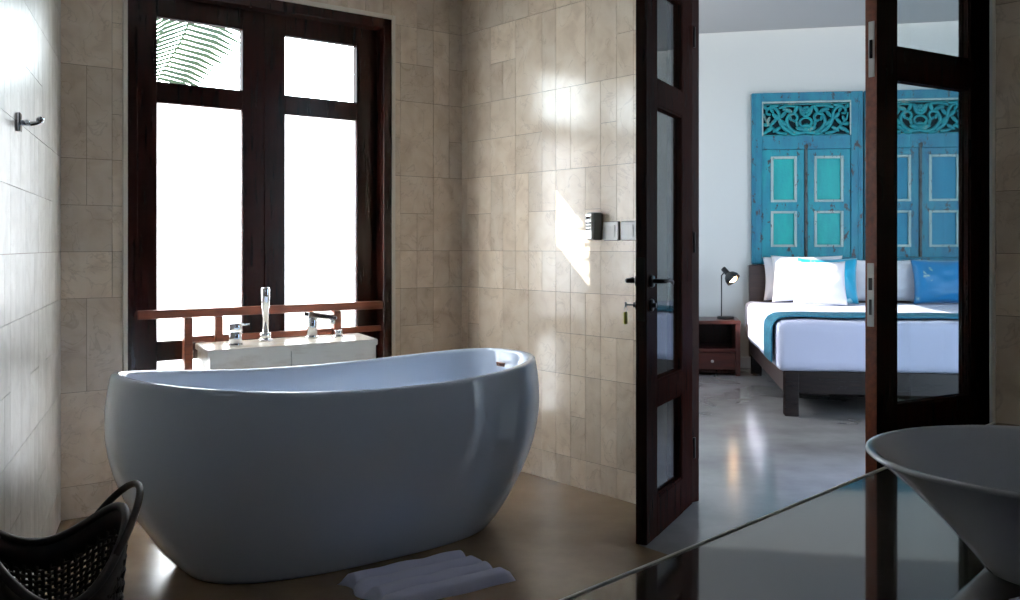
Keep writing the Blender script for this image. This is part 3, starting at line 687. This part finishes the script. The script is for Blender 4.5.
pillow('pillow', .62, .42, .15, LINEN, .51, .47, .645, .22, .03, 'white pillow leaning in front of the leftmost one, behind the square white cushion', 'pillow', PG, 2)
pillow('pillow', .62, .38, .15, LINEN, 1.20, .30, .645, .18, 0, 'white pillow right of the turquoise cushion, partly behind the door edge', 'pillow', PG, 3)
pillow('pillow', .60, .36, .14, LINEN, 1.72, .26, .645, .14, 0, 'white pillow behind the blue cushion at the right end of the bed', 'pillow', PG, 4)
pillow('cushion', .50, .41, .13, CUSHT, .66, .60, .637, .24, -.05, 'turquoise patterned cushion peeking out behind the square white cushion', 'cushion', None, 5)
pillow('cushion', .45, .39, .14, LINEN, .56, .80, .637, .3, .02, 'square white cushion in front of all the pillows on the bed', 'cushion', None, 6)
pillow('cushion', .56, .40, .15, CUSHB, 1.66, .50, .637, .26, .03, 'blue patterned cushion seen through the right door leaf glass', 'cushion', None, 7)

# ------------------------------------------------------------------ carved door panels on the wall
def carved_panel(u0, inset, label):
    t = thing('carved_panel', label=label, cat='wall panel', group=None); BED.place(t, u0, 0, 0)
    bm = new_bm()
    box(bm, 0, .092, -.07, -.002, .972, 2.553, .004); box(bm, .884, .988, -.07, -.002, .972, 2.553, .004)
    box(bm, .092, .884, -.07, -.002, 2.472, 2.553, .004); box(bm, .092, .884, -.062, -.002, 2.03, 2.155, .004); box(bm, .092, .884, -.066, -.002, .972, 1.035, .004)
    box(bm, .02, .035, -.078, -.068, .98, 2.545, .002); box(bm, .945, .96, -.078, -.068, .98, 2.545, .002)
    obj('surround', bm, PFRAME, t)
    bm = new_bm(); box(bm, .092, .884, -.080, -.062, 2.455, 2.472, .003); box(bm, .092, .104, -.076, -.062, 2.155, 2.455, .002); box(bm, .872, .884, -.076, -.062, 2.155, 2.455, .002)
    obj('frieze_moulding', bm, PMOULD, t)
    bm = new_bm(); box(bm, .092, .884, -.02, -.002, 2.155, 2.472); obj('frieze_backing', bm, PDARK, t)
    # scrolling vine, mirrored about the centre
    bm = new_bm(); cx, cz_ = .488, 2.305; y = -.042
    def P(x, z, s, dy=0): return Vector((cx+s*x, y+dy, cz_+z))
    def vine(pts, r, s):
        sm = []
        for i in range(len(pts)-1):
            p0 = pts[max(i-1, 0)]; p1 = pts[i]; p2 = pts[i+1]; p3 = pts[min(i+2, len(pts)-1)]
            for k in range(5):
                t_ = k/5; q = [0.5*((2*p1[c_])+(-p0[c_]+p2[c_])*t_+(2*p0[c_]-5*p1[c_]+4*p2[c_]-p3[c_])*t_*t_+(-p0[c_]+3*p1[c_]-3*p2[c_]+p3[c_])*t_**3) for c_ in (0, 1)]; sm.append(q)
        sm.append(pts[-1]); n_ = len(sm)
        tube(bm, [P(a, b, s) for a, b in sm], [1.25*r*(1-.5*i/n_) for i in range(n_)], 6)
    def leaf(x, z, ang, ln, wd_, s, dy=-.006):
        M_ = Matrix.Rotation(-(ang if s > 0 else PI-ang), 4, 'Y'); blob(bm, P(x, z, s, dy), (ln*1.15, .013, wd_*1.25), M_, 8, 6)
    for s in (1, -1):
        vine([(0, -.11), (.06, -.125), (.12, -.10), (.17, -.03), (.15, .04), (.10, .055), (.075, .02), (.095, -.015), (.12, 0)], .017, s)
        vine([(.13, -.12), (.2, -.07), (.235, .0), (.245, .07), (.29, .115), (.345, .10), (.35, .06), (.315, .05)], .017, s)
        vine([(.17, -.13), (.25, -.115), (.31, -.06), (.36, -.0), (.375, .06)], .014, s)
        vine([(0, .03), (.04, .06), (.06, .11), (.12, .125), (.19, .12), (.2, .085)], .013, s)
        vine([(.0, -.05), (.035, -.06), (.055, -.02), (.03, .01), (.0, .015)], .014, s)
        for x, z, a, l, w_ in [(.04, .09, 1.0, .04, .016), (.09, .095, 2.0, .035, .014), (.16, .085, .4, .04, .016), (.2, .05, 2.2, .036, .014), (.05, -.085, .3, .04, .016), (.2, -.03, .9, .035, .014),
                           (.27, .03, .8, .04, .016), (.29, -.02, 2.3, .036, .014), (.33, -.09, -.5, .045, .016), (.26, -.09, -.6, .04, .014), (.36, -.045, .2, .028, .014), (.335, .0, 2.0, .03, .012), (.21, .12, -.4, .035, .013), (.37, .12, .7, .03, .015), (.08, -.04, 1.4, .03, .012), (.375, -.12, -.3, .028, .014), (.11, -.135, .2, .04, .012), (.28, .13, 0, .04, .012), (.305, .085, .9, .025, .012), (.14, .015, 1.2, .028, .012)]:
            leaf(x, z, a, l, w_, s)
    for k in range(6): blob(bm, Vector((cx+.024*math.cos(k*PI/3), y-.008, cz_+.085+.024*math.sin(k*PI/3))), (.016, .012, .016), None, 8, 6)
    blob(bm, Vector((cx, y-.012, cz_+.085)), (.014, .014, .014), None, 8, 6); blob(bm, Vector((cx, y-.004, cz_-.1)), (.05, .014, .03), None, 10, 6)
    box(bm, .104, .872, -.036, -.02, 2.155, 2.168); box(bm, .104, .872, -.036, -.02, 2.443, 2.455)
    obj('carved_frieze', bm, PCARVE, t)
    bm = new_bm(); box(bm, .476, .500, -.066, -.02, 1.04, 2.06, .004); box(bm, .470, .506, -.07, -.03, 2.04, 2.07, .004); obj('centre_strip', bm, paint('weathered_strip', (70, 104, 110), (60, 60, 60), (40, 34, 30), .5), t)
    for (a, b, ia, ib) in [(.094, .474, .179, .401), (.502, .882, .567, .814)]:
        bm = new_bm()
        A, B = ia-.0, ib+.0
        box(bm, a, A, -.05, -.004, 1.037, 2.028, .002); box(bm, B, b, -.05, -.004, 1.037, 2.028, .002)
        for c_, d_ in [(1.037, 1.13), (1.462, 1.544), (1.966, 2.028)]: box(bm, A, B, -.05, -.004, c_, d_)
        dl = obj('shutter', bm, paint('worn_teal_paint', (8, 152, 166), (14, 124, 152), (58, 62, 66), .57) if inset is PINSET else PFRAME, t)
        for c_, d_ in [(1.13, 1.462), (1.544, 1.966)]:
            bm = new_bm(); box(bm, A, B, -.032, -.006, c_, d_); obj('inset_panel', bm, inset, dl)
            bm = new_bm()
            for q in [(A-.006, A+.018, c_, d_), (B-.018, B+.006, c_, d_), (A+.018, B-.018, c_, c_+.022), (A+.018, B-.018, d_-.022, d_)]: box(bm, q[0], q[1], -.060, -.030, q[2], q[3], .003)
            obj('moulding', bm, PMOULD, dl)
    return t
carved_panel(.064, PINSET, 'carved turquoise shutter panel with scroll frieze, left one above the bed')
carved_panel(1.066, PINSET2, 'carved blue shutter panel above the bed seen through the right door leaf')

# ------------------------------------------------------------------ palm outside the window
pt = thing('palm_tree', (-3.3, 6.3, -.13), 0, 'green palm fronds outside the upper left window pane', 'palm tree')
bm = new_bm(); tube(bm, [(0, 0, 0), (.05, 0, 1), (.02, .05, 2), (0, 0, 3.1)], [.14, .11, .1, .09], 12); obj('trunk', bm, TRUNK, pt)
def frond(pts, ln, droop, nl, wd_=.011, m=PALM, across=None):
    bm = new_bm(); P_ = [Vector(p) for p in pts]
    def at(t_):
        k = t_*(len(P_)-1); i = min(int(k), len(P_)-2); f_ = k-i
        p0 = P_[max(i-1, 0)]; p1 = P_[i]; p2 = P_[i+1]; p3 = P_[min(i+2, len(P_)-1)]
        return 0.5*((2*p1)+(-p0+p2)*f_+(2*p0-5*p1+4*p2-p3)*f_*f_+(-p0+3*p1-3*p2+p3)*f_**3)
    tube(bm, [at(i/20) for i in range(21)], [.014*(1-.8*i/20) for i in range(21)], 6)
    for i in range(nl):
        t_ = .08+.9*i/nl; p = at(t_); d = (at(min(t_+.02, 1))-at(max(t_-.02, 0))).normalized()
        side = d.cross(Vector((0, 0, 1)));
        side = side.normalized() if side.length > .05 else Vector((1, 0, 0))
        if across: side = Vector(across)
        for s in (-1, 1):
            L_ = ln*(.55+.45*math.sin(PI*min(t_*1.1, 1)))*random.uniform(.9, 1.08)
            dr_ = (side*s*1.0+d*.35+Vector((0, 0, -droop))).normalized(); up = dr_.cross(d).normalized()
            wv = d*wd_
            a = [p-wv*.5, p+wv*.5, p+dr_*L_*.5+wv*.8, p+dr_*L_*.5-wv*.8, p+dr_*L_+Vector((0, 0, -L_*.12))]
            a2 = [v_+up*.0015 for v_ in a]
            V_ = [bm.verts.new(v_) for v_ in a]; V2 = [bm.verts.new(v_) for v_ in a2]
            bm.faces.new([V_[0], V_[1], V_[2], V_[3]]); bm.faces.new([V_[3], V_[2], V_[4]]); bm.faces.new([V2[3], V2[2], V2[1], V2[0]]); bm.faces.new([V2[4], V2[2], V2[3]])
            for i0, i1 in ((0, 3), (3, 4), (4, 2), (2, 1), (1, 0)): bm.faces.new([V_[i0], V_[i1], V2[i1], V2[i0]])
    o = obj('frond', bm, m, pt, recalc=True); return o
base = Vector((0, 0, 3.1))
def rel(v): return Vector(v)-Vector(pt.location)
# frond crossing the upper left pane (world coordinates, then made relative)
frond([base, rel((-2.75, 6.05, 3.45)), rel((-2.1, 5.95, 3.15)), rel((-1.93, 5.9, 2.6)), rel((-2.12, 5.9, 2.17)), rel((-2.3, 5.9, 1.85))], .40, .0, 68, .018, PALM, (1, .1, .10))
frond([base, rel((-3.15, 5.9, 3.3)), rel((-2.9, 5.3, 3.28)), rel((-2.76, 4.85, 3.14)), rel((-2.72, 4.47, 2.90))], .62, 1.3, 100, .024)  # unseen frond added to keep the sun out of the upper right pane
frond([base, rel((-3.4, 5.6, 3.5)), rel((-3.1, 4.6, 3.5)), rel((-2.95, 4.12, 3.3)), rel((-2.9, 4.02, 2.9)), rel((-2.9, 4.0, 2.5))], .5, .1, 30, .034, PALM, (0, 1, .35))  # unseen sparse frond added to dapple the sun through the upper left pane
for k, a in enumerate([2.6, 3.4, 4.2]):
    dx, dy = math.cos(a), math.sin(a)
    frond([base, base+Vector((dx*.5, dy*.5, .45)), base+Vector((dx*1.1, dy*1.1, .45)), base+Vector((dx*1.7, dy*1.7, .0)), base+Vector((dx*2.0, dy*2.0, -.6))], .5, .45, 36, .018)
